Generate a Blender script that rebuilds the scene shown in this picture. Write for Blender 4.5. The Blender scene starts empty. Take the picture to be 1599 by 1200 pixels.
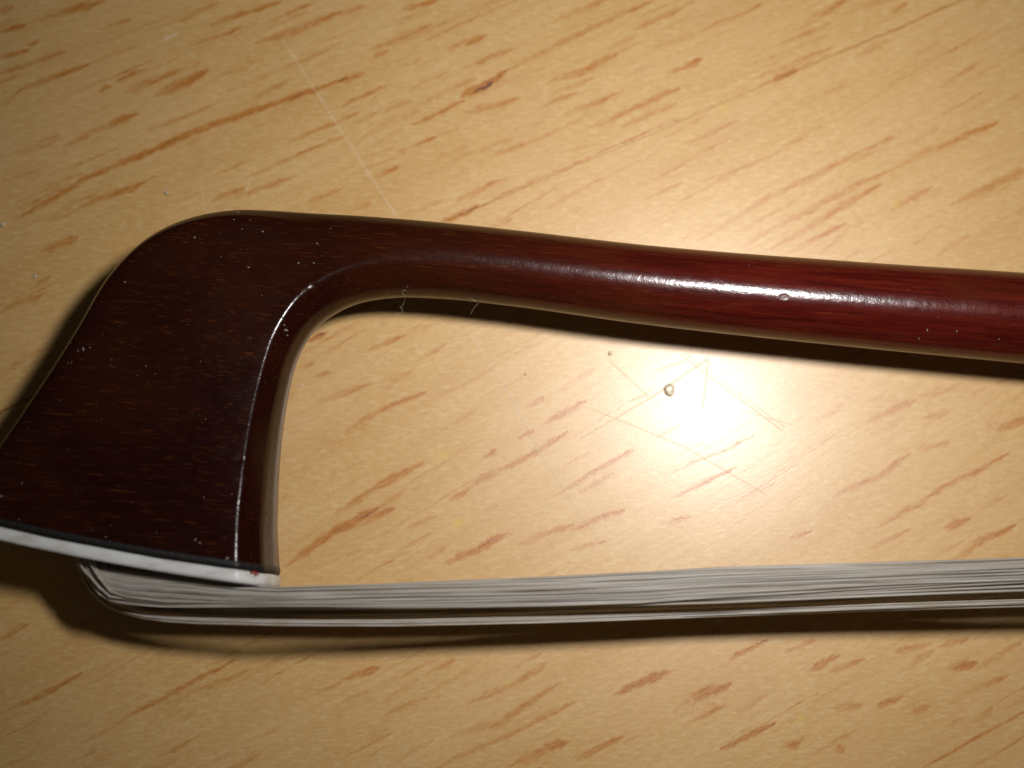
import bpy, bmesh, math, random
import numpy as np
from mathutils import Vector, Matrix, Quaternion
from mathutils.bvhtree import BVHTree

# ------------------------------------------------------------------ camera
MM = 0.001
scene = bpy.context.scene
FPX, PW, PH = 2530.0, 1599.0, 1200.0            # focal length in photo pixels, photo size
CAM = Vector((-3.0, -14.7, 109.0))              # millimetres above the table top
TGT = Vector((0, 0, 0))
fwd = (TGT - CAM).normalized()
rgt = fwd.cross(Vector((0, 1, 0))).normalized()
upv = rgt.cross(fwd).normalized()
cam_d = bpy.data.cameras.new("camera")
cam = bpy.data.objects.new("camera", cam_d)
scene.collection.objects.link(cam)
M = Matrix((rgt, upv, -fwd)).transposed().to_4x4()
M.translation = CAM * MM
cam.matrix_world = M
cam_d.sensor_width = 36.0
cam_d.lens = 36.0 * FPX / PW
cam_d.clip_start = 0.005
cam_d.clip_end = 20.0
cam_d.dof.use_dof = True
cam_d.dof.focus_distance = 0.1045
cam_d.dof.aperture_fstop = 22.0
scene.camera = cam

# ------------------------------------------------------------------ world and flash
world = bpy.data.worlds.new("World")
scene.world = world
world.use_nodes = True
bg = world.node_tree.nodes["Background"]
bg.inputs[0].default_value = (1.0, 0.82, 0.6, 1)
bg.inputs[1].default_value = 0.021

FLASH = Vector((28.5, 11.5, 106.0))
fl = bpy.data.lights.new("camera_flash", 'AREA')
fl.shape = 'RECTANGLE'
fl.size, fl.size_y = 0.012, 0.009
fl.energy = 0.0183
fl.color = (1.0, 0.965, 0.945)
fl.spread = math.radians(69)
flo = bpy.data.objects.new("camera_flash", fl)
scene.collection.objects.link(flo)
flo.location = FLASH * MM
aim = Vector((10.5, 5.0, 0.0))
flo.rotation_euler = (aim - FLASH).to_track_quat('-Z', 'Y').to_euler()

scene.view_settings.view_transform = 'Standard'
scene.view_settings.look = 'None'
scene.view_settings.exposure = 0.0
scene.view_settings.gamma = 1.0
scene.cycles.max_bounces = 5
scene.cycles.diffuse_bounces = 2
scene.cycles.glossy_bounces = 3

# ------------------------------------------------------------------ helpers
random.seed(7)
rng = np.random.default_rng(11)

def ray(px, py):
    return (fwd + rgt * ((px - PW / 2) / FPX) - upv * ((py - PH / 2) / FPX)).normalized()

def P(px, py, z=0.0):
    """point (mm) at height z that photo pixel px, py looks at"""
    d = ray(px, py)
    return CAM + d * ((z - CAM.z) / d.z)

def link(name, me, mat, parent=None):
    o = bpy.data.objects.new(name, me)
    scene.collection.objects.link(o)
    if mat: me.materials.append(mat)
    if parent is not None: o.parent = parent
    return o

def mesh_mm(name, verts, faces, smooth=True):
    me = bpy.data.meshes.new(name)
    me.from_pydata([tuple(c * MM for c in v) for v in verts], [], faces)
    if smooth:
        me.polygons.foreach_set("use_smooth", [True] * len(me.polygons))
    me.update()
    return me

def tag(o, label, cat=None, group=None, kind=None):
    if label: o["label"] = label
    if cat: o["category"] = cat
    if group: o["group"] = group
    if kind: o["kind"] = kind
    return o

class NT:
    """tiny node builder"""
    def __init__(s, name):
        s.m = bpy.data.materials.new(name); s.m.use_nodes = True
        s.t = s.m.node_tree; s.n = s.t.nodes; s.l = s.t.links
        s.b = s.n["Principled BSDF"]
    def new(s, typ, **kw):
        x = s.n.new(typ)
        for k, v in kw.items(): setattr(x, k, v)
        return x
    def put(s, sock, v):
        if hasattr(v, "is_output"): s.l.new(v, sock)
        else: sock.default_value = v
    def math(s, op, a, b=0.0, c=None, clamp=False):
        x = s.new("ShaderNodeMath", operation=op); x.use_clamp = clamp
        s.put(x.inputs[0], a); s.put(x.inputs[1], b)
        if c is not None: s.put(x.inputs[2], c)
        return x.outputs[0]
    def vmath(s, op, a, b=(0, 0, 0)):
        x = s.new("ShaderNodeVectorMath", operation=op)
        s.put(x.inputs[0], a); s.put(x.inputs[1], b)
        return x.outputs["Value"] if op in ("DOT_PRODUCT", "LENGTH") else x.outputs[0]
    def mapping(s, vec, loc=(0, 0, 0), rot=(0, 0, 0), scale=(1, 1, 1)):
        x = s.new("ShaderNodeMapping")
        s.l.new(vec, x.inputs[0]); x.inputs[1].default_value = loc
        x.inputs[2].default_value = rot; x.inputs[3].default_value = scale
        return x.outputs[0]
    def noise(s, vec, scale, detail=3, rough=.5, dist=0.0):
        x = s.new("ShaderNodeTexNoise")
        s.l.new(vec, x.inputs["Vector"]); x.inputs["Scale"].default_value = scale
        x.inputs["Detail"].default_value = detail; x.inputs["Roughness"].default_value = rough
        x.inputs["Distortion"].default_value = dist
        return x.outputs["Fac"]
    def ramp(s, f, stops):
        x = s.new("ShaderNodeValToRGB"); e = x.color_ramp.elements
        while len(e) > 1: e.remove(e[-1])
        e[0].position = stops[0][0]; e[0].color = (*stops[0][1], 1)
        for p, c in stops[1:]:
            k = e.new(p); k.color = (*c, 1)
        s.l.new(f, x.inputs[0]); return x.outputs[0]
    def rng(s, f, a, b, c=0.0, d=1.0, smooth=False):
        x = s.new("ShaderNodeMapRange")
        if smooth: x.interpolation_type = 'SMOOTHSTEP'
        s.put(x.inputs[0], f)
        for i, v in enumerate((a, b, c, d)): x.inputs[i + 1].default_value = v
        return x.outputs[0]
    def mix(s, f, a, b, blend='MIX'):
        x = s.new("ShaderNodeMix", data_type='RGBA', blend_type=blend)
        s.put(x.inputs[0], f)
        s.put(x.inputs[6], a if hasattr(a, "is_output") else (*a, 1))
        s.put(x.inputs[7], b if hasattr(b, "is_output") else (*b, 1))
        return x.outputs[2]
    def bump(s, h, strength, dist, prev=None):
        x = s.new("ShaderNodeBump")
        x.inputs["Strength"].default_value = strength; x.inputs["Distance"].default_value = dist
        s.l.new(h, x.inputs["Height"])
        if prev is not None: s.l.new(prev, x.inputs["Normal"])
        return x.outputs[0]
    def pos(s):
        x = s.new("ShaderNodeNewGeometry")
        v = s.vmath("SCALE", x.outputs["Position"]); v.node.inputs["Scale"].default_value = 1000.0
        return v                                   # position in millimetres
    def set(s, **kw):
        for k, v in kw.items(): s.put(s.b.inputs[k.replace("_", " ")], v)

# ------------------------------------------------------------------ table: two glued boards
# grain flecks seen on the boards: photo pixels x0,y0,x1,y1[,x2,y2..], width px, strength
FL = """0 50 40 39 6 .7|52 33 160 2 7 .6|0 91 45 78 5 .7|45 70 62 63 4 .7|0 115 100 80 5 .6|30 141 140 100 5 .75|140 100 215 72 4 .3
0 165 30 143 5 .35|155 142 172 135 5 .7|180 128 225 108 5 .65|195 145 280 110 8 .55|245 148 325 110 10 .7|100 228 140 212 4 .5|130 212 215 178 7 .6
230 203 330 165 4 .4|0 20 20 8 6 .5|160 45 205 32 4 .5|280 32 340 6 4 .6|325 42 440 2 5 .65|300 72 375 42 4 .55|410 38 490 5 4 .5|400 68 533 20 7 .6
340 150 533 68 6 .35|390 155 450 125 5 .45|20 345 75 315 130 280 200 250 310 205 400 170 485 143 540 122 6 .9|125 325 225 285 7 .65|450 222 533 188 4 .5
380 278 470 240 540 213 4 .5|330 315 380 292 6 .5|350 312 460 275 6 .5|480 315 533 295 5 .5|65 392 120 370 9 .6|0 285 60 265 5 .3|20 330 65 312 5 .4
0 488 72 456 6 .5|50 450 80 430 5 .4|533 25 570 10 6 .5|630 15 682 0 6 .65|580 78 675 38 5 .5|582 92 605 80 5 .5|533 128 570 113 6 .6|700 80 760 55 6 .65
727 105 800 78 6 .55|533 165 605 133 5 .6|533 185 560 175 5 .5|600 177 645 155 4 .5|645 195 725 158 5 .7|722 152 768 128 9 1.25|766 129 790 113 6 1.0|788 114 880 65 975 20 1020 0 6 .5
725 178 810 152 6 .5|617 238 680 213 4 .6|680 212 720 200 4 .3|865 33 945 0 5 .5|870 128 905 112 965 85 7 .6|990 45 1066 12 6 .55|950 75 995 55 5 .4
830 172 900 145 5 .5|880 180 975 142 5 .55|915 203 1060 140 7 .6|970 200 1060 160 6 .4|585 278 625 257 5 .5|715 315 780 282 6 .55|690 347 745 322 6 1.0
770 245 820 225 5 .55|745 240 800 215 5 .3|550 330 580 318 5 .5|770 355 800 342 5 .4|1000 315 1066 285 5 .35|870 240 940 225 4 .3|1045 115 1066 105 5 .5
1066 108 1095 92 6 .8|1066 10 1085 2 5 .4|1095 50 1190 5 5 .55|1275 28 1320 2 6 .6|1210 72 1300 35 4 .4|1385 25 1415 5 5 .4|1180 122 1300 75 5 .5|1207 125 1245 108 6 .9
1066 228 1150 190 5 .4|1080 290 1160 262 1260 215 4 .35|1090 378 1180 320 1270 275 1390 215 6 .45|1160 385 1230 345 1400 260 6 .5|1195 395 1290 338 1375 290 6 .6
1230 395 1320 350 6 .55|1395 262 1500 215 1560 190 6 .55|1390 330 1455 292 5 .55|1485 320 1610 262 7 .5|1280 395 1320 368 5 .4|480 532 508 522 5 1.0
575 548 630 525 5 .6|630 525 655 510 4 .3|460 580 490 568 5 .4|492 588 515 582 5 .5|495 630 580 600 6 .5|540 672 600 640 665 613 5 .6|500 692 530 680 5 .3
525 803 590 762 660 722 7 .7|445 885 525 830 590 795 7 .85|590 795 630 768 5 .5|560 820 617 793 5 .85|635 825 680 805 5 .4|700 785 730 768 5 .6|715 775 780 735 840 705 885 675 6 .7
755 713 775 702 5 .9|808 687 835 670 5 .75|845 665 915 627 6 .85|820 640 850 618 5 .5|865 775 955 722 990 702 5 .7|905 768 960 740 5 .6|700 880 745 858 790 833 8 .9
810 852 895 818 6 .6|890 828 975 795 6 .75|890 860 945 845 4 .5|540 870 565 858 5 .3|1355 660 1430 625 7 .5|1430 625 1500 600 6 .35|1440 655 1480 640 5 .4
1555 672 1610 648 7 .6|1300 775 1370 745 1420 710 6 .65|1430 705 1480 690 6 .35|1370 825 1470 765 1575 708 6 .65|1360 855 1420 825 5 .5|1475 825 1515 810 7 .75
1485 875 1540 840 1585 820 6 .65|1225 845 1265 830 5 .65|1265 660 1310 640 5 .35|1043 818 1080 805 5 .65|1044 780 1150 730 4 .75|1050 738 1175 683 4 .5|1020 685 1060 665 4 .5
0 1000 45 975 5 .5|0 1115 60 1090 130 1050 5 .55|180 1130 285 1075 365 1030 5 .65|260 1100 390 1045 5 .4|480 1090 533 1065 5 .35|240 1185 310 1150 5 .4|130 1180 150 1170 5 .4
533 1060 595 1042 6 .6|600 1115 670 1090 5 .4|670 1050 710 1028 5 .4|730 1100 800 1070 855 1035 6 .55|700 1150 780 1130 870 1070 6 .45|680 1200 790 1150 900 1095 5 .5
960 1085 1040 1050 7 .85|795 1200 860 1165 888 1157 8 .85|900 1190 975 1150 6 .7|1140 1030 1200 1000 6 .85|1225 1020 1275 1000 5 .6|1265 1047 1310 1025 6 .85|1295 1050 1350 1028 5 .55
1395 1022 1455 1003 6 .55|1465 1010 1510 997 6 .5|1478 1047 1525 1035 8 .75|1066 1098 1140 1067 9 .8|1075 1128 1135 1100 5 .6|1300 1105 1345 1100 8 .4|1370 1105 1410 1088 6 .7
1420 1115 1450 1103 9 .6|1505 1085 1575 1055 6 .4|1520 1130 1550 1105 6 .35|1125 1170 1210 1130 6 .8|1225 1167 1248 1162 7 .75|1305 1172 1320 1168 7 .75
1430 1206 1520 1155 1620 1100 2.5 .75|-60 671 0 645 60 619 3 .9|690 347.5 1066 183.5 2.6 .62|1066 183.5 1340 70 1520 -6 2.6 .5|1440 95 1599 40 4 .15|1300 160 1480 80 5 .12|30 800 120 760 5 .3|10 580 40 560 5 .3"""
YEL = [(715, 818, 13, .9), (690, 712, 18, .5), (1250, 1122, 10, .9), (1400, 318, 14, .5), (1130, 170, 16, .5), (790, 1069, 9, .6)]

J0, J1 = P(690, 348.5), P(1506, 0)
U = (J1 - J0).normalized(); U.z = 0; U.normalize()
V = Vector((-U.y, U.x, 0))
vj = J0.dot(V)                                     # the joint's place across the boards
ANG = math.atan2(U.y, U.x)

fl_segs = []
for item in FL.replace("\n", "|").split("|"):
    q = [float(k) for k in item.split()]
    pts = [P(q[i], q[i + 1]) for i in range(0, len(q) - 2, 2)]
    fl_segs.append(([(p.dot(U), p.dot(V)) for p in pts], q[-2] / 20.0, q[-1]))
inside = lambda p: -36 < p.x < 36 and -27.5 < p.y < 27.5
for _ in range(430):                               # the boards go on beyond the frame
    p = Vector((rng.uniform(-75, 75), rng.uniform(-65, 65), 0))
    if inside(p): continue
    a = (0.0 if p.dot(V) > vj else .1) + rng.normal(0, .03)
    L = rng.uniform(1, 5)
    u, v = p.dot(U), p.dot(V)
    fl_segs.append(([(u, v), (u + L * math.cos(a), v + L * math.sin(a))], rng.uniform(.18, .35), rng.uniform(.3, .8)))
for _ in range(210):                               # softer orange streaks between the bold ones
    p = Vector((rng.uniform(-38, 38), rng.uniform(-30, 30), 0))
    a = (0.0 if p.dot(V) > vj else .1) + rng.normal(0, .03)
    L = rng.uniform(1.2, 4.5)
    u, v = p.dot(U), p.dot(V)
    fl_segs.append(([(u, v), (u + L * math.cos(a), v + L * math.sin(a))], rng.uniform(.16, .34), rng.uniform(.14, .36)))
for _ in range(150):                               # long hair-thin vessel lines
    p = Vector((rng.uniform(-42, 38), rng.uniform(-32, 32), 0))
    a = (0.0 if p.dot(V) > vj else .1) + rng.normal(0, .015)
    L = rng.uniform(2.5, 9)
    u, v = p.dot(U), p.dot(V)
    fl_segs.append(([(u, v), (u + L * math.cos(a), v + L * math.sin(a))], rng.uniform(.06, .12), rng.uniform(.2, .5)))
for _ in range(420):                               # faint short pores everywhere
    p = Vector((rng.uniform(-45, 45), rng.uniform(-38, 38), 0))
    a = (0.0 if p.dot(V) > vj else .1) + rng.normal(0, .04)
    L = rng.uniform(.6, 3)
    u, v = p.dot(U), p.dot(V)
    fl_segs.append(([(u, v), (u + L * math.cos(a), v + L * math.sin(a))], rng.uniform(.12, .3), rng.uniform(.05, .2)))

def vnoise(u, v, seed):
    """smooth value noise on arrays, unit cell"""
    g = np.random.default_rng(seed).random((256, 256))
    iu, iv = np.floor(u).astype(int), np.floor(v).astype(int)
    fu, fv = u - iu, v - iv
    fu, fv = fu * fu * (3 - 2 * fu), fv * fv * (3 - 2 * fv)
    a, b = g[iu % 256, iv % 256], g[(iu + 1) % 256, iv % 256]
    c, d = g[iu % 256, (iv + 1) % 256], g[(iu + 1) % 256, (iv + 1) % 256]
    return (a * (1 - fu) + b * fu) * (1 - fv) + (c * (1 - fu) + d * fu) * fv

def axis(lo, hi, step, far_lo, far_hi):
    core = list(np.arange(lo, hi + step * .5, step))
    out, s, x = [], step, core[-1]
    while x < far_hi:
        s *= 1.35; x = min(x + s, far_hi); out.append(x)
    pre, s, x = [], step, core[0]
    while x > far_lo:
        s *= 1.35; x = max(x - s, far_lo); pre.append(x)
    return np.array(pre[::-1] + core + out)

def plank(vlo, vhi, far_lo, far_hi, mat, parent, edges):
    us = axis(-46, 46, .17, -330, 330)
    vs = axis(vlo, vhi, .075, far_lo, far_hi)
    nu, nv = len(us), len(vs)
    UU, VV = np.meshgrid(us, vs, indexing='ij')
    F = np.zeros((nu, nv)); Y = np.zeros((nu, nv))
    jit = (vnoise(UU * 2.2 + 40, VV * 4 + 40, 1) - .5) * .10 + (vnoise(UU * .6 + 9, VV * .6 + 9, 2) - .5) * .16
    fib = vnoise(UU * .9 + VV * .2 + 70, VV * 8.5 + 70, 3) * .6 + vnoise(UU * 3.1 + 20, VV * 15 + 20, 4) * .4
    grit = .18 + 1.45 * fib
    rag = (vnoise(UU * 3.5 + 11, VV * 7 + 11, 6) - .5) + .6 * (vnoise(UU * 1.1 + 51, VV * 3 + 51, 7) - .5)
    for pts, w, st in fl_segs:
        n = len(pts) - 1
        a0, a1 = min(p[0] for p in pts) - .6, max(p[0] for p in pts) + .6
        b0, b1 = min(p[1] for p in pts) - .7, max(p[1] for p in pts) + .7
        i0, i1 = np.searchsorted(us, a0), np.searchsorted(us, a1)
        j0, j1 = np.searchsorted(vs, b0), np.searchsorted(vs, b1)
        if i1 <= i0 or j1 <= j0: continue
        uu, vv = UU[i0:i1, j0:j1], VV[i0:i1, j0:j1] + jit[i0:i1, j0:j1]
        best = np.zeros_like(uu)
        for k in range(n):
            (x0, y0), (x1, y1) = pts[k], pts[k + 1]
            L = math.hypot(x1 - x0, y1 - y0) + 1e-6
            ex, ey = (x1 - x0) / L, (y1 - y0) / L
            s = (uu - x0) * ex + (vv - y0) * ey
            d = np.abs(-(uu - x0) * ey + (vv - y0) * ex)
            t = (k + np.clip(s / L, 0, 1)) / n               # 0..1 along the whole fleck
            over = np.maximum(np.maximum(-s, s - L), 0)
            d = np.hypot(d, over * .8)
            ww = w * .5 * (.35 + .65 * np.clip(np.minimum(t, 1 - t) * 5, 0, 1))
            m = np.clip(1.2 + .6 * rag[i0:i1, j0:j1] - d / (ww * 1.9), 0, 1); m = m * m * (3 - 2 * m)
            best = np.maximum(best, m * (.6 + .5 * t))
        F[i0:i1, j0:j1] = np.maximum(F[i0:i1, j0:j1], best * st * grit[i0:i1, j0:j1])
    for (px, py, r, s) in YEL:
        c = P(px, py); r = r / 23
        d = np.hypot(UU - c.dot(U), (VV - c.dot(V)) * 1.5) / r + (vnoise(UU * 3 + 30, VV * 3 + 30, 5) - .5) * .9
        Y = np.maximum(Y, np.clip(1.1 - d, 0, 1) * s)
    Z = -.010 * np.clip(F, 0, 1.2)
    for e in edges:                                   # a rounded arris along the glue joint
        d = np.abs(VV - e)
        Z -= .002 * np.clip(1 - d / .08, 0, 1) ** 2
    X3 = UU * U.x + VV * V.x; Y3 = UU * U.y + VV * V.y
    co = np.stack([X3, Y3, Z], -1).reshape(-1, 3)
    ii, jj = np.meshgrid(np.arange(nu - 1), np.arange(nv - 1), indexing='ij')
    a = (ii * nv + jj).ravel()
    quads = np.stack([a, a + nv, a + nv + 1, a + 1], -1)
    # skirt: sides and underside
    ring = [i * nv for i in range(nu)] + [(nu - 1) * nv + j for j in range(1, nv)] + \
           [i * nv + nv - 1 for i in range(nu - 2, -1, -1)] + [j for j in range(nv - 2, 0, -1)]
    nb = len(co)
    low = co[ring].copy(); low[:, 2] = -19.0
    co = np.vstack([co, low])
    R = len(ring)
    sk = np.array([(ring[(k + 1) % R], ring[k], nb + k, nb + (k + 1) % R) for k in range(R)])
    faces = np.vstack([quads, sk])
    me = bpy.data.meshes.new("plank")
    nf = len(faces)
    me.vertices.add(len(co)); me.vertices.foreach_set("co", (co * MM).astype(np.float32).ravel())
    me.loops.add(nf * 4); me.loops.foreach_set("vertex_index", faces.ravel().astype(np.int32))
    me.polygons.add(nf)
    me.polygons.foreach_set("loop_start", np.arange(0, nf * 4, 4, dtype=np.int32))
    me.polygons.foreach_set("loop_total", np.full(nf, 4, dtype=np.int32))
    sm = np.ones(nf, dtype=bool); sm[len(quads):] = False
    me.polygons.foreach_set("use_smooth", sm)
    for nm, arr in (("fleck", F), ("stain", Y)):
        at = me.attributes.new(nm, 'FLOAT', 'POINT')
        full = np.zeros(len(co), dtype=np.float32); full[:nb] = arr.reshape(-1)
        at.data.foreach_set("value", full)
    me.update(); me.validate()
    return link("plank", me, mat, parent)

# hairline scratches in the varnish: photo pixels, half width mm, strength
SCR = [((440, 60), (533, 205), .030, .5), ((533, 205), (622, 342), .030, .5), ((735, 523), (787, 600), .022, .7),
       ((787, 600), (843, 707), .030, .9), ((843, 707), (887, 777), .024, .7), ((887, 777), (940, 850), .020, .5),
       ((953, 565), (1012, 619), .020, 1), ((1062, 554), (1222, 673), .022, 1), ((1072, 554), (1226, 668), .016, .9),
       ((1106, 561), (1097, 641), .026, 1), ((1105, 561), (1019, 620), .028, 1), ((1019, 620), (905, 686), .022, 1),
       ((919, 637), (1069, 698), .018, 1), ((1069, 698), (1195, 772), .018, .9), ((1025, 579), (1069, 564), .02, 1),
       ((984, 626), (1012, 617), .02, .9), ((1156, 640), (1247, 667), .015, .7), ((312, 275), (320, 335), .02, .4),
       ((380, 310), (392, 280), .02, .4), ((295, 85), (335, 102), .02, .4), ((255, 62), (280, 52), .06, .5),
       ((640, 665), (700, 740), .015, .3), ((735, 730), (760, 830), .015, .35), ((510, 730), (522, 800), .02, .3),
       ((660, 700), (790, 610), .015, .25), ((815, 755), (850, 845), .012, .3), ((560, 230), (600, 198), .02, .25)]

def table_material(name, seed, grain, upper):
    t = NT(name)
    p = t.pos()
    g = t.mapping(p, rot=(0, 0, -grain))            # x now runs along the grain
    fl_a = t.new("ShaderNodeAttribute", attribute_name="fleck").outputs["Fac"]
    st_a = t.new("ShaderNodeAttribute", attribute_name="stain").outputs["Fac"]
    gl = t.mapping(g, loc=(seed, seed * 2, 0), scale=(.05, .35, 1))
    broad = t.noise(gl, 1.0, 3, .5, .3)
    gm = t.mapping(g, loc=(seed, 0, 0), scale=(.35, 2.2, 1))
    mid = t.noise(gm, 1.0, 4, .6)
    gf = t.mapping(g, scale=(2.2, 6.0, 1))
    fine = t.noise(gf, 1.0, 3, .6)
    gr = t.mapping(p, rot=(0, 0, -grain - .35), scale=(1.2, 5.0, 1))
    rays = t.noise(gr, 1.0, 2, .5)
    blot = t.noise(t.mapping(p, loc=(seed, 0, 0)), .09, 2, .5)
    base = t.ramp(broad, [(.25, (.61, .355, .115)), (.5, (.69, .435, .165)), (.75, (.73, .485, .215))])
    base = t.mix(t.rng(mid, .35, .75), base, (.62, .37, .13))
    base = t.mix(t.math('MULTIPLY', t.rng(fine, .42, .75), .60), base, (.50, .30, .10))
    base = t.mix(t.math('MULTIPLY', t.rng(rays, .48, .78), .5), base, (.78, .60, .31))
    base = t.mix(t.math('MULTIPLY', t.rng(blot, .45, .75), .35), base, (.67, .41, .19))
    f1 = t.rng(fl_a, .03, .62, 0, .94)
    col = t.mix(f1, base, t.mix(t.rng(fine, .35, .65), (.56, .235, .040), (.43, .150, .024)))
    col = t.mix(t.rng(fl_a, .8, 1.35, 0, .8), col, (.20, .055, .018))
    col = t.mix(t.rng(fl_a, 1.1, 1.5, 0, .9), col, (.03, .008, .008))
    col = t.mix(t.math('MULTIPLY', st_a, .6), col, (.68, .50, .05))
    # scratches
    sc = None
    wob = t.noise(p, 3.0, 2)
    brk = t.rng(t.noise(p, 2.4, 3, .7), .38, .55)
    for (a, b, w, s) in SCR:
        A, B = P(*a), P(*b)
        if ((A + B).dot(V) / 2 > vj) != upper: continue
        D = (B - A); L = D.length; D.normalize(); N = Vector((-D.y, D.x, 0))
        q = t.vmath("SUBTRACT", p, tuple(A))
        along = t.vmath("DOT_PRODUCT", q, tuple(D))
        across = t.math("ADD", t.vmath("DOT_PRODUCT", q, tuple(N)), t.math("MULTIPLY", t.math("SUBTRACT", wob, .5), .10))
        m = t.rng(t.math("ABSOLUTE", across), w * 2.4, w * 0.9, 0, s)
        m = t.math("MULTIPLY", m, t.math("LESS_THAN", t.math("ABSOLUTE", t.math("SUBTRACT", along, L / 2)), L / 2))
        sc = m if sc is None else t.math("MAXIMUM", sc, m)
    sc = t.math("MULTIPLY", sc, t.math("ADD", t.math("MULTIPLY", brk, .4), .6))
    col = t.mix(t.math("MULTIPLY", sc, .62), col, (.82, .74, .62))
    # varnish: fine orange-peel, grain telegraphing through
    orange = t.noise(t.mapping(g, scale=(4.0, 7.5, 4)), 1.0, 3, .65)
    nb = t.bump(orange, .45, .00001)
    nb = t.bump(mid, .20, .00002, nb)
    pit = t.noise(p, 9.0, 2, .6)
    nb = t.bump(t.math("MULTIPLY", pit, t.math("ADD", fl_a, .04)), .6, .00003, nb)
    t.set(Base_Color=col, Roughness=t.math("ADD", .36, t.math("MULTIPLY", sc, .3)), Normal=nb)
    t.set(Coat_Weight=t.math("SUBTRACT", .115, t.math("MULTIPLY", sc, .115)), Coat_Roughness=.19, Coat_IOR=1.5)
    t.set(Coat_Normal=nb)
    t.put(t.b.inputs["Specular IOR Level"], t.math("SUBTRACT", .42, t.math("MULTIPLY", sc, .36)))
    return t.m

table = bpy.data.objects.new("table_top", None)
scene.collection.objects.link(table)
tag(table, "pale varnished beech table top of glued boards under the bow", kind="structure")
table.location = (0, 0, 0)
plank(vj + .014, 44, vj + .014, 200, table_material("beech_upper", 0.0, ANG, True), table, [vj + .014])
plank(-44, vj - .014, -200, vj - .014, table_material("beech_lower", 31.0, ANG + .09, False), table, [vj - .014])

# ------------------------------------------------------------------ the bow: stick and head as one loft
bow = bpy.data.objects.new("violin_bow", None)
scene.collection.objects.link(bow)
bow.location = (0, 0, 0)
tag(bow, "dark red-brown violin bow lying on its side, head with white tip plate at left", "violin bow")

ZC = 5.05                                            # height of the stick's centre line
# O px, I px (outer and inner outline), height at which O is seen, half width, throat chamfer, blend to carved head
KEY = [((1605, 428), (1594, 567), ZC, 2.85, 1.9, 0), ((1305, 408), (1295, 538), ZC, 2.65, 1.9, 0), ((1005, 384), (995, 505), ZC, 2.5, 1.9, 0),
       ((805, 361), (792, 477), ZC, 2.42, 1.9, 0), ((700, 350), (685, 466), ZC, 2.42, 1.9, .08), ((620, 341.5), (612, 465), ZC + .3, 2.42, 1.9, .35),
       ((545, 335), (555, 475), ZC + .6, 2.42, 1.85, .7), ((480, 330), (518, 493), ZC + 1, 2.45, 1.85, .9), ((420, 326), (492, 514), ZC + 1.2, 2.5, 1.9, 1),
       ((365, 325), (474, 541), ZC + 1.4, 2.6, 1.9, 1), ((300, 336), (459, 577), ZC + 1.6, 2.75, 1.9, 1), ((250, 356), (450, 615), ZC + 1.8, 2.95, 1.9, 1),
       ((205, 388), (443, 655), ZC + 2, 3.2, 1.9, 1), ((165, 432), (438, 695), ZC + 2.2, 3.5, 1.9, 1), ((122, 505), (434, 745), ZC + 2.4, 3.9, 1.9, 1),
       ((80, 573), (432, 790), ZC + 2.6, 4.25, 1.9, 1), ((33, 643), (431, 825), ZC + 2.8, 4.5, 1.9, 1), ((-12, 708), (432, 850), ZC + 3, 4.7, 1.9, 1),
       ((-50, 758), (433, 872), ZC + 3.1, 4.85, 1.9, 1), ((-80, 791), (434, 887), ZC + 3.2, 4.95, 1.9, 1)]
keys = []
for (o, i, zo, w, c, m) in KEY:
    a, b = P(*o, zo), P(*i, ZC)
    keys.append([a.x, a.y, b.x, b.y, w, c, m, {-12: .04, -50: .16, -80: .34, 33: .01}.get(o[0], 0.0)])
k0, k1 = keys[0], keys[1]
ext = []
for L in (150, 60, 20):                              # the stick runs on out of the frame
    dx, dy = k0[0] - k1[0], k0[1] - k1[1]; n = math.hypot(dx, dy)
    cx, cy = (k0[0] + k0[2]) / 2, (k0[1] + k0[3]) / 2
    hx, hy = (k0[0] - k0[2]) / 2, (k0[1] - k0[3]) / 2
    ddx = ((k0[0] + k0[2]) - (k1[0] + k1[2])) / 2; ddy = ((k0[1] + k0[3]) - (k1[1] + k1[3])) / 2
    nn = math.hypot(ddx, ddy); g = 1 + .0022 * L
    X, Yy = cx + ddx / nn * L, cy + ddy / nn * L
    ext.append([X + hx * g, Yy + hy * g, X - hx * g, Yy - hy * g, k0[4] * g, 1.9, 0, 0])
keys = np.array(ext + keys)

def catmull(K, per):
    out = []
    n = len(K)
    for k in range(n - 1):
        p0, p1, p2, p3 = K[max(k - 1, 0)], K[k], K[k + 1], K[min(k + 2, n - 1)]
        d01 = np.linalg.norm((p1 - p0)[:4]) + 1e-6; d12 = np.linalg.norm((p2 - p1)[:4]) + 1e-6; d23 = np.linalg.norm((p3 - p2)[:4]) + 1e-6
        m1 = ((p1 - p0) / d01 * d12 * d12 + (p2 - p1) * d01) / (d01 + d12) if k > 0 else p2 - p1
        m2 = ((p2 - p1) * d23 + (p3 - p2) / d23 * d12 * d12) / (d12 + d23) if k < n - 2 else p2 - p1
        for j in range(per):
            t = j / per; t2, t3 = t * t, t * t * t
            out.append((2 * t3 - 3 * t2 + 1) * p1 + (t3 - 2 * t2 + t) * m1 + (-2 * t3 + 3 * t2) * p2 + (t3 - t2) * m2)
    out.append(K[-1])
    return np.array(out)

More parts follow.
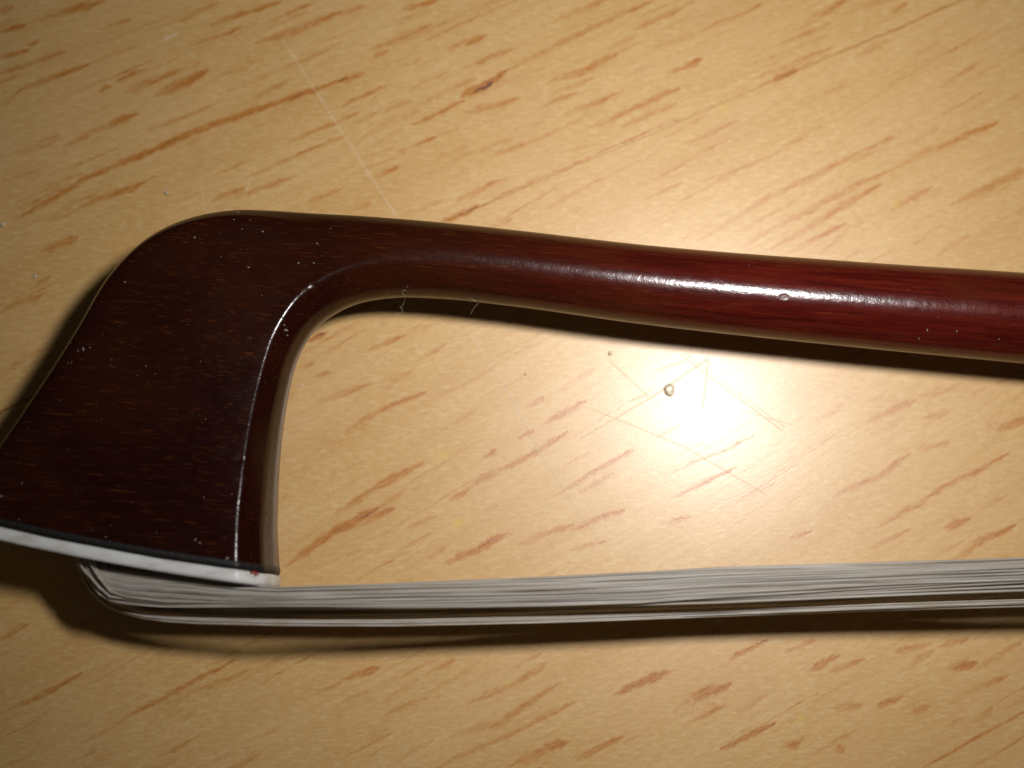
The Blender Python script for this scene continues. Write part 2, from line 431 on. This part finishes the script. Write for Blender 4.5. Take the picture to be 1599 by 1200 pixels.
def section(L, W, c, m):
    """closed profile: list of (a along O->I, b sideways); same count for every section"""
    fh = min(max((L - 6.0) / 8.0, 0), 1)
    Wf, cf = W * (.80 + .10 * fh), 1.15 - .65 * fh
    wf = Wf * (.42 + .18 * fh)
    d1, wb, c2 = min(1.35, W * .36), W * .26, c * .27
    cor = [(L, -wb), (L, wb), (L - c2, W - d1), (L - c, W), (cf, Wf), (0, wf), (0, -wf), (cf, -Wf), (L - c, -W), (L - c2, d1 - W)]
    rad = [.5, .5, .30, .26, .45, .5, .5, .45, .26, .30]
    sub = [2, 3, 3, 14, 4, 3, 4, 14, 3, 3]           # samples on the side after each corner
    ang = [-13, 13, 42, 74, 112.5, 157.5, 202.5, 247.5, 286, 318]
    NC = len(cor)
    NA = 6
    pts, cir = [], []
    arcs = []
    for k in range(NC):
        p = Vector(cor[k]); a = Vector(cor[k - 1]); b = Vector(cor[(k + 1) % NC])
        e1, e2 = (a - p), (b - p)
        r = min(rad[k], e1.length * .45, e2.length * .45)
        q1, q2 = p + e1.normalized() * r, p + e2.normalized() * r
        arcs.append([q1 * (1 - t) ** 2 + p * 2 * t * (1 - t) + q2 * t * t for t in [i / (NA - 1) for i in range(NA)]])
    for k in range(NC):
        A = arcs[k]; B = arcs[(k + 1) % NC]
        for i, q in enumerate(A):
            pts.append(q); cir.append(ang[k] + (i / (NA - 1) - .5) * 10)
        for s in range(1, sub[k] + 1):
            f = s / (sub[k] + 1)
            pts.append(A[-1].lerp(B[0], f)); cir.append(ang[k] + 5 + f * (((ang[(k + 1) % NC] - ang[k]) % 360) - 10))
    out = []
    for q, an in zip(pts, cir):
        ca, sa = math.cos(math.radians(an)), math.sin(math.radians(an))
        e = Vector((L / 2 + L / 2 * ca, W * sa))
        out.append(e.lerp(q, m))
    return out

def ring3(k, grow=0.0):
    O, I = Vector((k[0], k[1], 0)), Vector((k[2], k[3], 0))
    d = I - O; L = d.length; d.normalize()
    res = []
    for q in section(L, k[4], k[5], min(max(k[6], 0), 1)):
        a, b = q
        a = L / 2 + (a - L / 2) * (1 + grow / (L / 2)); b = b * (1 + grow / k[4])
        f = min(max(a / L, 0), 1)
        res.append(O + d * a + Vector((d.y, -d.x, 0)) * (4 * f * (1 - f) * k[7]) + Vector((0, 0, ZC + b)))
    return res

def loft(rings, cap0=True, cap1=True):
    n = len(rings[0]); vs = [v for r in rings for v in r]; fs = []
    for i in range(len(rings) - 1):
        for j in range(n):
            a, b = i * n + j, i * n + (j + 1) % n
            fs.append((a, b, b + n, a + n))
    if cap0: fs.append(tuple(range(n - 1, -1, -1)))
    if cap1: fs.append(tuple(range((len(rings) - 1) * n, len(rings) * n)))
    return vs, fs

LO = catmull(keys, 8)
rings = [ring3(k) for k in LO]
vs, fs = loft(rings, True, True)
NR = len(rings[0])
full = mesh_mm("full", vs, fs)
bm = bmesh.new(); bm.from_mesh(full); bmesh.ops.recalc_face_normals(bm, faces=bm.faces); bm.to_mesh(full); bm.free()
full.update()
vn = [tuple(v.normal) for v in full.vertices]
flipped = full.polygons[0].vertices[:] != tuple(fs[0])
bvh = BVHTree.FromPolygons([tuple(v) for v in vs], fs)
CUT = 3 * 8 + 8 * 5 + 4                              # ring where the stick turns into the head

def wood_material(name, head):
    t = NT(name)
    p = t.pos()
    g = t.mapping(p, rot=(0, 0, .085 if not head else .03))
    streak = t.noise(t.mapping(g, scale=(.16, 3.0, 3.0)), 1.0, 4, .6, .2)
    fib = t.noise(t.mapping(g, scale=(.45, 14.0, 14.0)), 1.0, 3, .6)
    blot = t.noise(t.mapping(g, scale=(.12, .25, .25)), 1.0, 2, .5)
    pore = t.noise(t.mapping(g, loc=(5, 3, 1), scale=(.7, 15.0, 15.0)), 1.0, 1, .4)
    # varnish worn browner here, redder there; the head is the darker end of the stick
    deep = t.ramp(streak, [(.25, (.030, .0024, .0018)), (.5, (.070, .0054, .0034)), (.75, (.112, .0125, .0050))])
    warm = t.ramp(fib, [(.3, (.052, .010, .0035)), (.7, (.110, .028, .007))])
    col = t.mix(t.rng(blot, .5, .75, 0, .6), deep, warm)
    sx = t.new("ShaderNodeSeparateXYZ"); t.l.new(p, sx.inputs[0])
    endd = t.rng(sx.outputs[0], 24.0, -13.0, 0, 1, True)   # stain thickens towards the tip
    amber = t.noise(t.mapping(p, loc=(3.5, 11.0, 0)), .075, 2, .5)
    tip = t.mix(t.rng(amber, .42, .62), (.0060, .0014, .0009), (.022, .0062, .0018))
    col = t.mix(t.math("MULTIPLY", endd, .86), col, tip)
    col = t.mix(t.math("MULTIPLY", t.rng(pore, .62, .76), .5), col, (.13, .035, .008))
    wear = t.noise(t.mapping(p, loc=(2, 7, 0)), 1.1, 4, .7)
    nb = t.bump(t.noise(t.mapping(g, scale=(.8, 5.0, 5.0)), 1.0, 3, .6), .2, .00002)
    nb = t.bump(t.noise(p, 1.9, 3, .7), .32, .00005, nb)
    dent = t.new("ShaderNodeTexVoronoi"); t.l.new(t.mapping(p, scale=(.5, .8, .8)), dent.inputs["Vector"])
    dent.inputs["Scale"].default_value = .55
    nb = t.bump(t.rng(dent.outputs["Distance"], .0, .12), .35, .00008, nb)
    t.set(Base_Color=col, Roughness=.42, Normal=nb, Coat_Weight=.8, Coat_IOR=1.46, Coat_Normal=nb)
    t.set(Coat_Roughness=t.rng(wear, .35, .75, .17, .23))
    t.b.inputs["Specular IOR Level"].default_value = 0.0
    return t.m

wood = wood_material("pernambuco", False)

def piece(name, r0, r1, mat):
    sel = range(r0 * NR, (r1 + 1) * NR)
    V_ = [vs[i] for i in sel]; F_ = []
    for i in range(r1 - r0):
        for j in range(NR):
            a, b = i * NR + j, i * NR + (j + 1) % NR
            q = (a, b, b + NR, a + NR)
            F_.append(q[::-1] if flipped else q)
    cap0, cap1 = tuple(range(NR)), tuple(range((r1 - r0) * NR, (r1 - r0 + 1) * NR))
    if r0 == 0: F_.append(cap0 if flipped else cap0[::-1])
    if r1 == len(rings) - 1: F_.append(cap1[::-1] if flipped else cap1)
    me = mesh_mm(name, V_, F_)
    if r0 == 0: me.polygons[len(me.polygons) - (2 if r1 == len(rings) - 1 else 1)].use_smooth = False
    me.normals_split_custom_set_from_vertices([vn[i] for i in sel])
    return link(name, me, mat, bow)

piece("stick", 0, CUT, wood)
piece("head", CUT, len(rings) - 1, wood)

# tip plate: thin black liner and the white plate under it
end = LO[-1]
Oe, Ie = Vector((end[0], end[1], 0)), Vector((end[2], end[3], 0))
down_f = (P(-95, 820, ZC + 3.2) - P(-80, 791, ZC + 3.2))     # direction the plate thickens at the nose
down_b = (P(434, 918, ZC) - P(434, 887, ZC))
def plate_key(f, nose=0.0):
    o = Oe + down_f * f; i = Ie + down_b * f
    d = (i - o).normalized(); o = o - d * nose
    return np.array([o.x, o.y, i.x, i.y, end[4], end[5], 1.0, end[7]])

def slab(name, f0, f1, grow, mat, steps=3, wav=0.0, parent=bow):
    rr = []
    for s in range(steps + 1):
        f = f0 + (f1 - f0) * s / steps
        e = grow - (.07 if s in (0, steps) else 0)
        r = ring3(plate_key(f), e)
        if wav and s == 0:
            r = [v + Vector((0, wav * math.sin(v.x * 2.3 + v.z) * math.sin(v.x * 5.1), 0)) for v in r]
        rr.append(r)
    v, f = loft(rr)
    me = mesh_mm(name, v, f, True)
    b = bmesh.new(); b.from_mesh(me); bmesh.ops.recalc_face_normals(b, faces=b.faces)
    b.to_mesh(me); b.free()
    for pl in me.polygons:
        if len(pl.vertices) > 4: pl.use_smooth = False
    return link(name, me, mat, parent), v, f

t = NT("ebony")
p = t.pos(); n1 = t.noise(p, 2.5, 4, .7)
t.set(Base_Color=t.ramp(n1, [(.35, (.004, .0035, .0035)), (.64, (.008, .007, .0065)), (.78, (.05, .048, .046))]), Roughness=.5,
      Normal=t.bump(n1, .6, .00006))
ebony = t.m
t = NT("ivory")
p = t.pos(); n1 = t.noise(t.mapping(p, scale=(.5, 1.5, 1.5)), 1.0, 4, .6); n2 = t.noise(p, 5.0, 3, .6)
c = t.ramp(n1, [(.3, (.58, .56, .51)), (.5, (.75, .76, .74)), (.7, (.80, .82, .81))])
c = t.mix(t.rng(n2, .62, .78, 0, .4), c, (.52, .42, .26))
t.set(Base_Color=c, Roughness=.38, Normal=t.bump(n2, .3, .00003))
t.b.inputs["Subsurface Weight"].default_value = .25
t.b.inputs["Subsurface Radius"].default_value = (.0012, .0009, .0006)
t.b.inputs["Subsurface Scale"].default_value = .5
ivory = t.m
liner, _, _ = slab("liner", -.14, .37, .03, ebony, 3)
liner["label"] = "thin black ebony lining above the white plate"
plate, pv, pf = slab("tip_plate", .372, 1.0, .06, ivory, 4, .04)
plate["label"] = "white tip plate closing the bow head"
pbvh = BVHTree.FromPolygons([tuple(v) for v in pv], pf)

def hit(px, py, tree=None):
    d = ray(px, py)
    for tr in ([tree] if tree else [pbvh, bvh]):
        loc, nor, idx, dist = tr.ray_cast(CAM, d)
        if loc is not None: return loc, (nor if nor.dot(d) < 0 else -nor)
    return None, None

# red lacquer mark left on the plate's corner
def blob_mesh(name, items, segs=7):
    """low irregular flakes: (centre, normal, rx, ry, height, turn)"""
    V_, F_ = [], []
    for (c, n, rx, ry, h, a) in items:
        q = n.to_track_quat('Z', 'Y'); b0 = len(V_)
        for rr, hh in ((1.0, -.15), (.85, .45), (.45, .9)):
            for k in range(segs):
                th = k / segs * 2 * math.pi
                j = 1 + .25 * math.sin(k * 2.4 + c.x * 9 + c.y * 5)
                x, y = rx * rr * j * math.cos(th), ry * rr * j * math.sin(th)
                x, y = x * math.cos(a) - y * math.sin(a), x * math.sin(a) + y * math.cos(a)
                V_.append(c + q @ Vector((x, y, h * hh)))
        V_.append(c + n * h)
        for r in range(2):
            for k in range(segs):
                a0, a1 = b0 + r * segs + k, b0 + r * segs + (k + 1) % segs
                F_.append((a0, a1, a1 + segs, a0 + segs))
        for k in range(segs):
            F_.append((b0 + 2 * segs + k, b0 + 2 * segs + (k + 1) % segs, b0 + 3 * segs))
    return mesh_mm(name, V_, F_)

t = NT("red_lacquer")
t.set(Base_Color=t.mix(t.noise(t.pos(), 4, 2), (.35, .012, .012), (.20, .006, .006)), Roughness=.45)
red = t.m
its = []
for (px, py, rx, ry) in ((396, 896, .22, .09), (401, 896.5, .13, .09), (391, 895.5, .12, .06)):
    c, n = hit(px, py)
    if c is not None: its.append((c + n * .09, n, rx, ry, .06, 0))
o = link("lacquer_mark", blob_mesh("lacquer_mark", its), red, bow)
o["label"] = "small red lacquer mark on the plate's corner"

# ------------------------------------------------------------------ hair
t = NT("horsehair")
p = t.pos()
hn = t.noise(t.mapping(p, scale=(.05, 5, 5)), 1.0, 2, .5)
hs = t.noise(t.mapping(p, scale=(3, 9, 9)), 1.0, 3, .7)
hc = t.ramp(hn, [(.3, (.60, .53, .42)), (.5, (.74, .69, .61)), (.7, (.84, .82, .78))])
hc = t.mix(t.rng(hs, .6, .75, 0, .5), hc, (.80, .80, .80))
t.set(Base_Color=hc, Roughness=.38, Normal=t.bump(hs, .4, .00002))
t.b.inputs["Subsurface Weight"].default_value = .0
tl = t.new("ShaderNodeBsdfTranslucent"); t.l.new(hc, tl.inputs[0])
mx = t.new("ShaderNodeMixShader"); mx.inputs[0].default_value = .5
t.l.new(t.b.outputs[0], mx.inputs[1]); t.l.new(tl.outputs[0], mx.inputs[2])
t.l.new(mx.outputs[0], t.n["Material Output"].inputs[0])
hairm = t.m

def interp(tab, x):
    return float(np.interp(x, [q[0] for q in tab], [q[1] for q in tab]))
TOP = [(120, 886), (250, 897), (380, 915), (434, 918), (600, 912), (900, 901), (1100, 889), (1350, 882), (1599, 874), (5500, 760)]
BOT = [(118, 880), (126, 897), (138, 915), (152, 929), (172, 938), (200, 944), (260, 948), (434, 949), (600, 950), (750, 948), (900, 945), (1000, 941), (1100, 933), (1350, 918), (1599, 906), (5500, 798)]
SEC = [(120, 892), (170, 930), (260, 942), (600, 946), (900, 945), (1050, 941), (1100, 939), (1350, 926), (1599, 914), (5500, 812)]
LOWS = [(118, 880), (126, 898), (136, 915), (150, 932), (165, 944), (183, 953.5), (205, 960), (230, 964.5), (260, 967.5), (300, 970), (434, 973), (600, 974), (900, 967), (1100, 959), (1350, 949), (1599, 942), (5500, 850)]
DIM = [(120, 895), (160, 935), (220, 952), (300, 957), (434, 960), (600, 960), (800, 955), (1000, 947), (1200, 940), (1400, 932), (1599, 925), (5500, 830)]
XS = [118, 124, 132, 142, 155, 172, 195, 225, 260, 310, 370, 434, 520, 620, 740, 870, 1000, 1120, 1250, 1380, 1500, 1620, 1900, 2600, 3800, 5500]

def strand(fy, zf, r, x0, bend=45.0, sides=5):
    """tube following photo row fy(x) at height zf(x); dives into the plate at x0"""
    pts = []
    xs = [x for x in XS if x > x0 + 4]
    yst = 884 + (x0 - 120) * .115
    pts.append(P(x0 - 6, yst - 24, zf(x0)))
    pts.append(P(x0, yst - 4, zf(x0)))
    for x in xs:
        y = fy(x)
        k = min(max((x - x0) / bend, 0), 1)
        y = yst + (y - yst) * math.sin(k * math.pi / 2) ** .75
        pts.append(P(x, y, zf(x)))
    V_ = []; F_ = []
    n = len(pts)
    for i, c in enumerate(pts):
        tdir = (pts[min(i + 1, n - 1)] - pts[max(i - 1, 0)]).normalized()
        s = tdir.cross(Vector((0, 0, 1))).normalized(); u_ = s.cross(tdir)
        for k in range(sides):
            th = k / sides * 2 * math.pi
            V_.append(c + s * (r * math.cos(th)) + u_ * (r * math.sin(th)))
    for i in range(n - 1):
        for k in range(sides):
            a, b = i * sides + k, i * sides + (k + 1) % sides
            F_.append((a, b, b + sides, a + sides))
    return V_, F_

def bundle(specs, label):
    V_, F_ = [], []
    for sp in specs:
        v, f = strand(*sp); b = len(V_)
        V_ += v; F_ += [tuple(i + b for i in q) for q in f]
    o = link("hair_bundle", mesh_mm("hair_bundle", V_, F_), hairm, bow)
    o["kind"] = "stuff"; o["label"] = label
    return o

def wander(amp):
    ph, fr = random.uniform(0, 6.28), random.uniform(.002, .006)
    ph2, fr2 = random.uniform(0, 6.28), random.uniform(.006, .012)
    return lambda x: amp * (math.sin(x * fr + ph) + .5 * math.sin(x * fr2 + ph2)) * min(1, max(0, (x - 130) / 200))

def flow(v, x):
    """slow coherent weaving of neighbouring strands (px)"""
    f = min(1, max(0, (x - 150) / 250))
    return f * (1.3 * math.sin(v * 17 + x * .0031) + .8 * math.sin(v * 31 - x * .0052 + 1.3) + .3 * math.sin(v * 67 + x * .009))
main = []
NM = 430
for k in range(NM):
    v = (k + .5) / NM
    layer = (k * 7 % 11) / 10.0
    z0 = 9.3 - .9 * abs(v - .4) - layer * 1.7
    w1, w2 = wander(random.choice((.3, .4, .5, 1.6))), wander(.12)
    fy = (lambda v, w1: lambda x: interp(TOP, x) * (1 - v) + interp(BOT, x) * v + flow(v, x) + w1(x))(v, w1)
    zf = (lambda z0, w2: lambda x: min(max(ZC + (z0 - ZC) * min(1, .62 + x / 1500), .6), 9.6) + w2(x))(z0, w2)
    main.append((fy, zf, random.uniform(.045, .065), 120 + (1 - v) * 32 + layer * 8))
bundle(main, "wide band of pale bow hair leaving the tip plate")
sec = []
for k in range(18):
    v = (k + .5) / 18
    w1, w2 = wander(.6), wander(.15)
    fy = (lambda v, w1: lambda x: interp(SEC, x) + (v - .5) * (5 + 14 * min(1, max(0, (x - 1000) / 600))) + w1(x))(v, w1)
    zf = (lambda z0, w2: lambda x: z0 + w2(x))(8.5 - 1.4 * random.random(), w2)
    sec.append((fy, zf, random.uniform(.065, .09), 121 + random.uniform(0, 30)))
bundle(sec, "narrow strand of hair splitting from the band towards the right")
LOWZ = [(118, 5.5), (434, 7.9), (800, 6.8), (1100, 6.2), (1599, 7.2), (5500, 7.5)]
low = []
for k in range(16):
    v = (k + .5) / 16
    w1, w2 = wander(.35), wander(.15)
    fy = (lambda v, w1: lambda x: interp(LOWS, x) + (v - .5) * (8 + 3 * min(1, x / 1600)) * min(1, max(.45, (x - 120) / 160)) + w1(x))(v, w1)
    zf = (lambda z0, w2: lambda x: interp(LOWZ, x) + z0 + w2(x))(-.9 * random.random(), w2)
    low.append((fy, zf, random.uniform(.06, .08), 118 + random.uniform(0, 5), 14.0))
bundle(low, "slack strand of hair hanging lowest, apart from the band")
dim = []
for k in range(70):
    v = (k + .5) / 70
    w1, w2 = wander(1.2), wander(.2)
    fy = (lambda v, w1: lambda x: interp(DIM, x) + (v - .78) * 24 + w1(x))(v, w1)
    zf = (lambda z0, w2: lambda x: z0 + w2(x))(1.4 + 3.4 * random.random(), w2)
    dim.append((fy, zf, random.uniform(.065, .09), 124 + random.uniform(0, 60)))
bundle(dim, "shaded underside hair lying near the table")

# ------------------------------------------------------------------ small things
# dust and specks on the varnish
t = NT("dust")
t.set(Base_Color=t.mix(t.noise(t.pos(), 6, 2), (.13, .125, .12), (.34, .33, .32)), Roughness=.8)
dustm = t.m
specks = [(195, 441, 3.4), (304, 371, 4), (130, 545, 7), (122, 548, 3), (140, 543, 3), (372, 332, 4), (365, 343, 3), (385, 327, 5), (468, 331, 6), (400, 326, 4),
          (410, 362, 3), (388, 418, 4), (466, 411, 4), (490, 411, 3), (112, 566, 2.5), (150, 459, 3.5), (345, 401, 2), (378, 358, 2.5), (495, 380, 2.5),
          (447, 516, 5), (444, 508, 4), (449, 524, 3), (636, 448, 2.5), (1448, 516, 4), (1435, 529, 3), (1494, 518, 3), (1560, 530, 2.5),
          (165, 839, 3), (30, 812, 3), (305, 843, 4), (312, 848, 3), (330, 874, 6), (355, 872, 5), (345, 880, 4), (2, 775, 4), (34, 755, 2.5), (172, 845, 2),
          (497, 382, 2), (516, 357, 2), (228, 572, 2), (174, 562, 2), (313, 565, 2), (155, 742, 2), (321, 655, 2.2), (362, 772, 2.5), (318, 777, 2.2)]
for _ in range(130):
    x = random.betavariate(1.1, 2.2) * 760
    y = random.uniform(330, 880)
    specks.append((x, y, random.choice((.6, .8, 1, 1.2, 1.5))))
for _ in range(60):
    x = random.uniform(700, 1590); specks.append((x, random.uniform(360, 560), random.choice((.6, .8, 1.0, 1.6))))
its = []
for (px, py, s) in specks:
    c, n = hit(px, py, bvh)
    if c is None or n.z < .25: continue
    r = s / 25.0 * .5
    its.append((c, n, r * random.uniform(.8, 1.5), r * random.uniform(.5, .9), min(r * .5, .03), random.uniform(0, 3)))
o = link("dust", blob_mesh("dust", its, 6), dustm)
tag(o, "scattered pale dust specks on the bow's dark varnish", "dust", kind="stuff")

# crumbs on the table
t = NT("crumb")
cn = t.noise(t.pos(), 6, 3)
t.set(Base_Color=t.ramp(cn, [(.35, (.46, .38, .22)), (.65, (.74, .66, .50))]), Roughness=.35)
t.b.inputs["Subsurface Weight"].default_value = .3
t.b.inputs["Subsurface Radius"].default_value = (.0004, .0003, .0002)
crm = t.m
def crumb(px, py, r, squash, label, seed):
    me = bpy.data.meshes.new("crumb"); b = bmesh.new()
    bmesh.ops.create_icosphere(b, subdivisions=3, radius=1)
    rr = random.Random(seed); ph = [rr.uniform(0, 6) for _ in range(6)]
    for v in b.verts:
        x, y, z = v.co
        k = 1 + .14 * math.sin(3 * x + ph[0]) + .12 * math.sin(4 * y + ph[1] + 2 * z) + .08 * math.sin(7 * z + ph[2] + 3 * x)
        dim_ = 1 - .35 * math.exp(-((x - .1) ** 2 + (y - .1) ** 2) * 5) * (z > 0)
        v.co = Vector((x * r * k, y * r * k * .95, z * r * squash * k * dim_)) * MM
    zmin = min(v.co.z for v in b.verts)
    for v in b.verts: v.co.z -= zmin
    b.to_mesh(me); b.free()
    me.polygons.foreach_set("use_smooth", [True] * len(me.polygons))
    o = link("crumb", me, crm)
    q = P(px, py, r * squash)
    o.location = (q.x * MM, q.y * MM, -.00001)
    return tag(o, label, "crumb", "crumbs on the table top")
crumb(1045, 609, .38, .32, "round pale crumb in the bright flash glare between stick and hair", 1)
crumb(260, 301, .15, .7, "tiny pale crumb just above the head's rounded top", 2)
crumb(953, 552, .14, .6, "tiny crumb at the edge of the stick's shadow", 3)
crumb(821, 584, .09, .7, "minute dark-edged crumb below the stick's middle", 4)
crumb(471, 601, .07, .7, "minute crumb beside the inner throat of the head", 5)
crumb(4, 351, .16, .6, "pale crumb at the left border of the picture", 6)
crumb(55, 432, .14, .5, "faint pale crumb on the table left of the head", 7)

# lint fibres caught on the stick
t = NT("lint")
t.set(Base_Color=t.mix(t.noise(t.pos(), 5, 2), (.55, .47, .32), (.70, .62, .46)), Roughness=.6)
lintm = t.m
def fibre(px_pts, label):
    pts = []
    for k, (x, y, dz) in enumerate(px_pts):
        c, n = hit(x, y, bvh)
        pts.append((c + n * .04) if c is not None else P(x, y, dz))
    K = np.array([[*p, 0] for p in pts]); C = catmull(K, 7)
    V_, F_ = [], []
    n = len(C)
    for i in range(n):
        c = Vector(C[i][:3]); td = (Vector(C[min(i + 1, n - 1)][:3]) - Vector(C[max(i - 1, 0)][:3])).normalized()
        s = td.orthogonal().normalized(); u_ = s.cross(td)
        for k in range(4):
            th = k * math.pi / 2
            V_.append(c + s * .008 * math.cos(th) + u_ * .008 * math.sin(th))
    for i in range(n - 1):
        for k in range(4):
            a, b = i * 4 + k, i * 4 + (k + 1) % 4
            F_.append((a, b, b + 4, a + 4))
    o = link("lint_fibre", mesh_mm("lint_fibre", V_, F_), lintm)
    return tag(o, label, "fibre", "lint fibres caught under the stick")
fibre([(634, 453, 5), (629, 453, 5), (632, 462, 5), (631, 472, 4.6), (627, 480, 4.4), (624, 478, 4.3), (629, 486, 4.2), (621, 490, 4.0), (615, 492, 4)],
      "looped lint fibre hanging under the stick near the throat")
fibre([(733, 464, 5), (740, 468, 5), (748, 473, 4.8), (742, 479, 4.6), (738, 485, 4.4), (735, 491, 4.2)],
      "short lint fibre hanging under the stick, farther from the head")
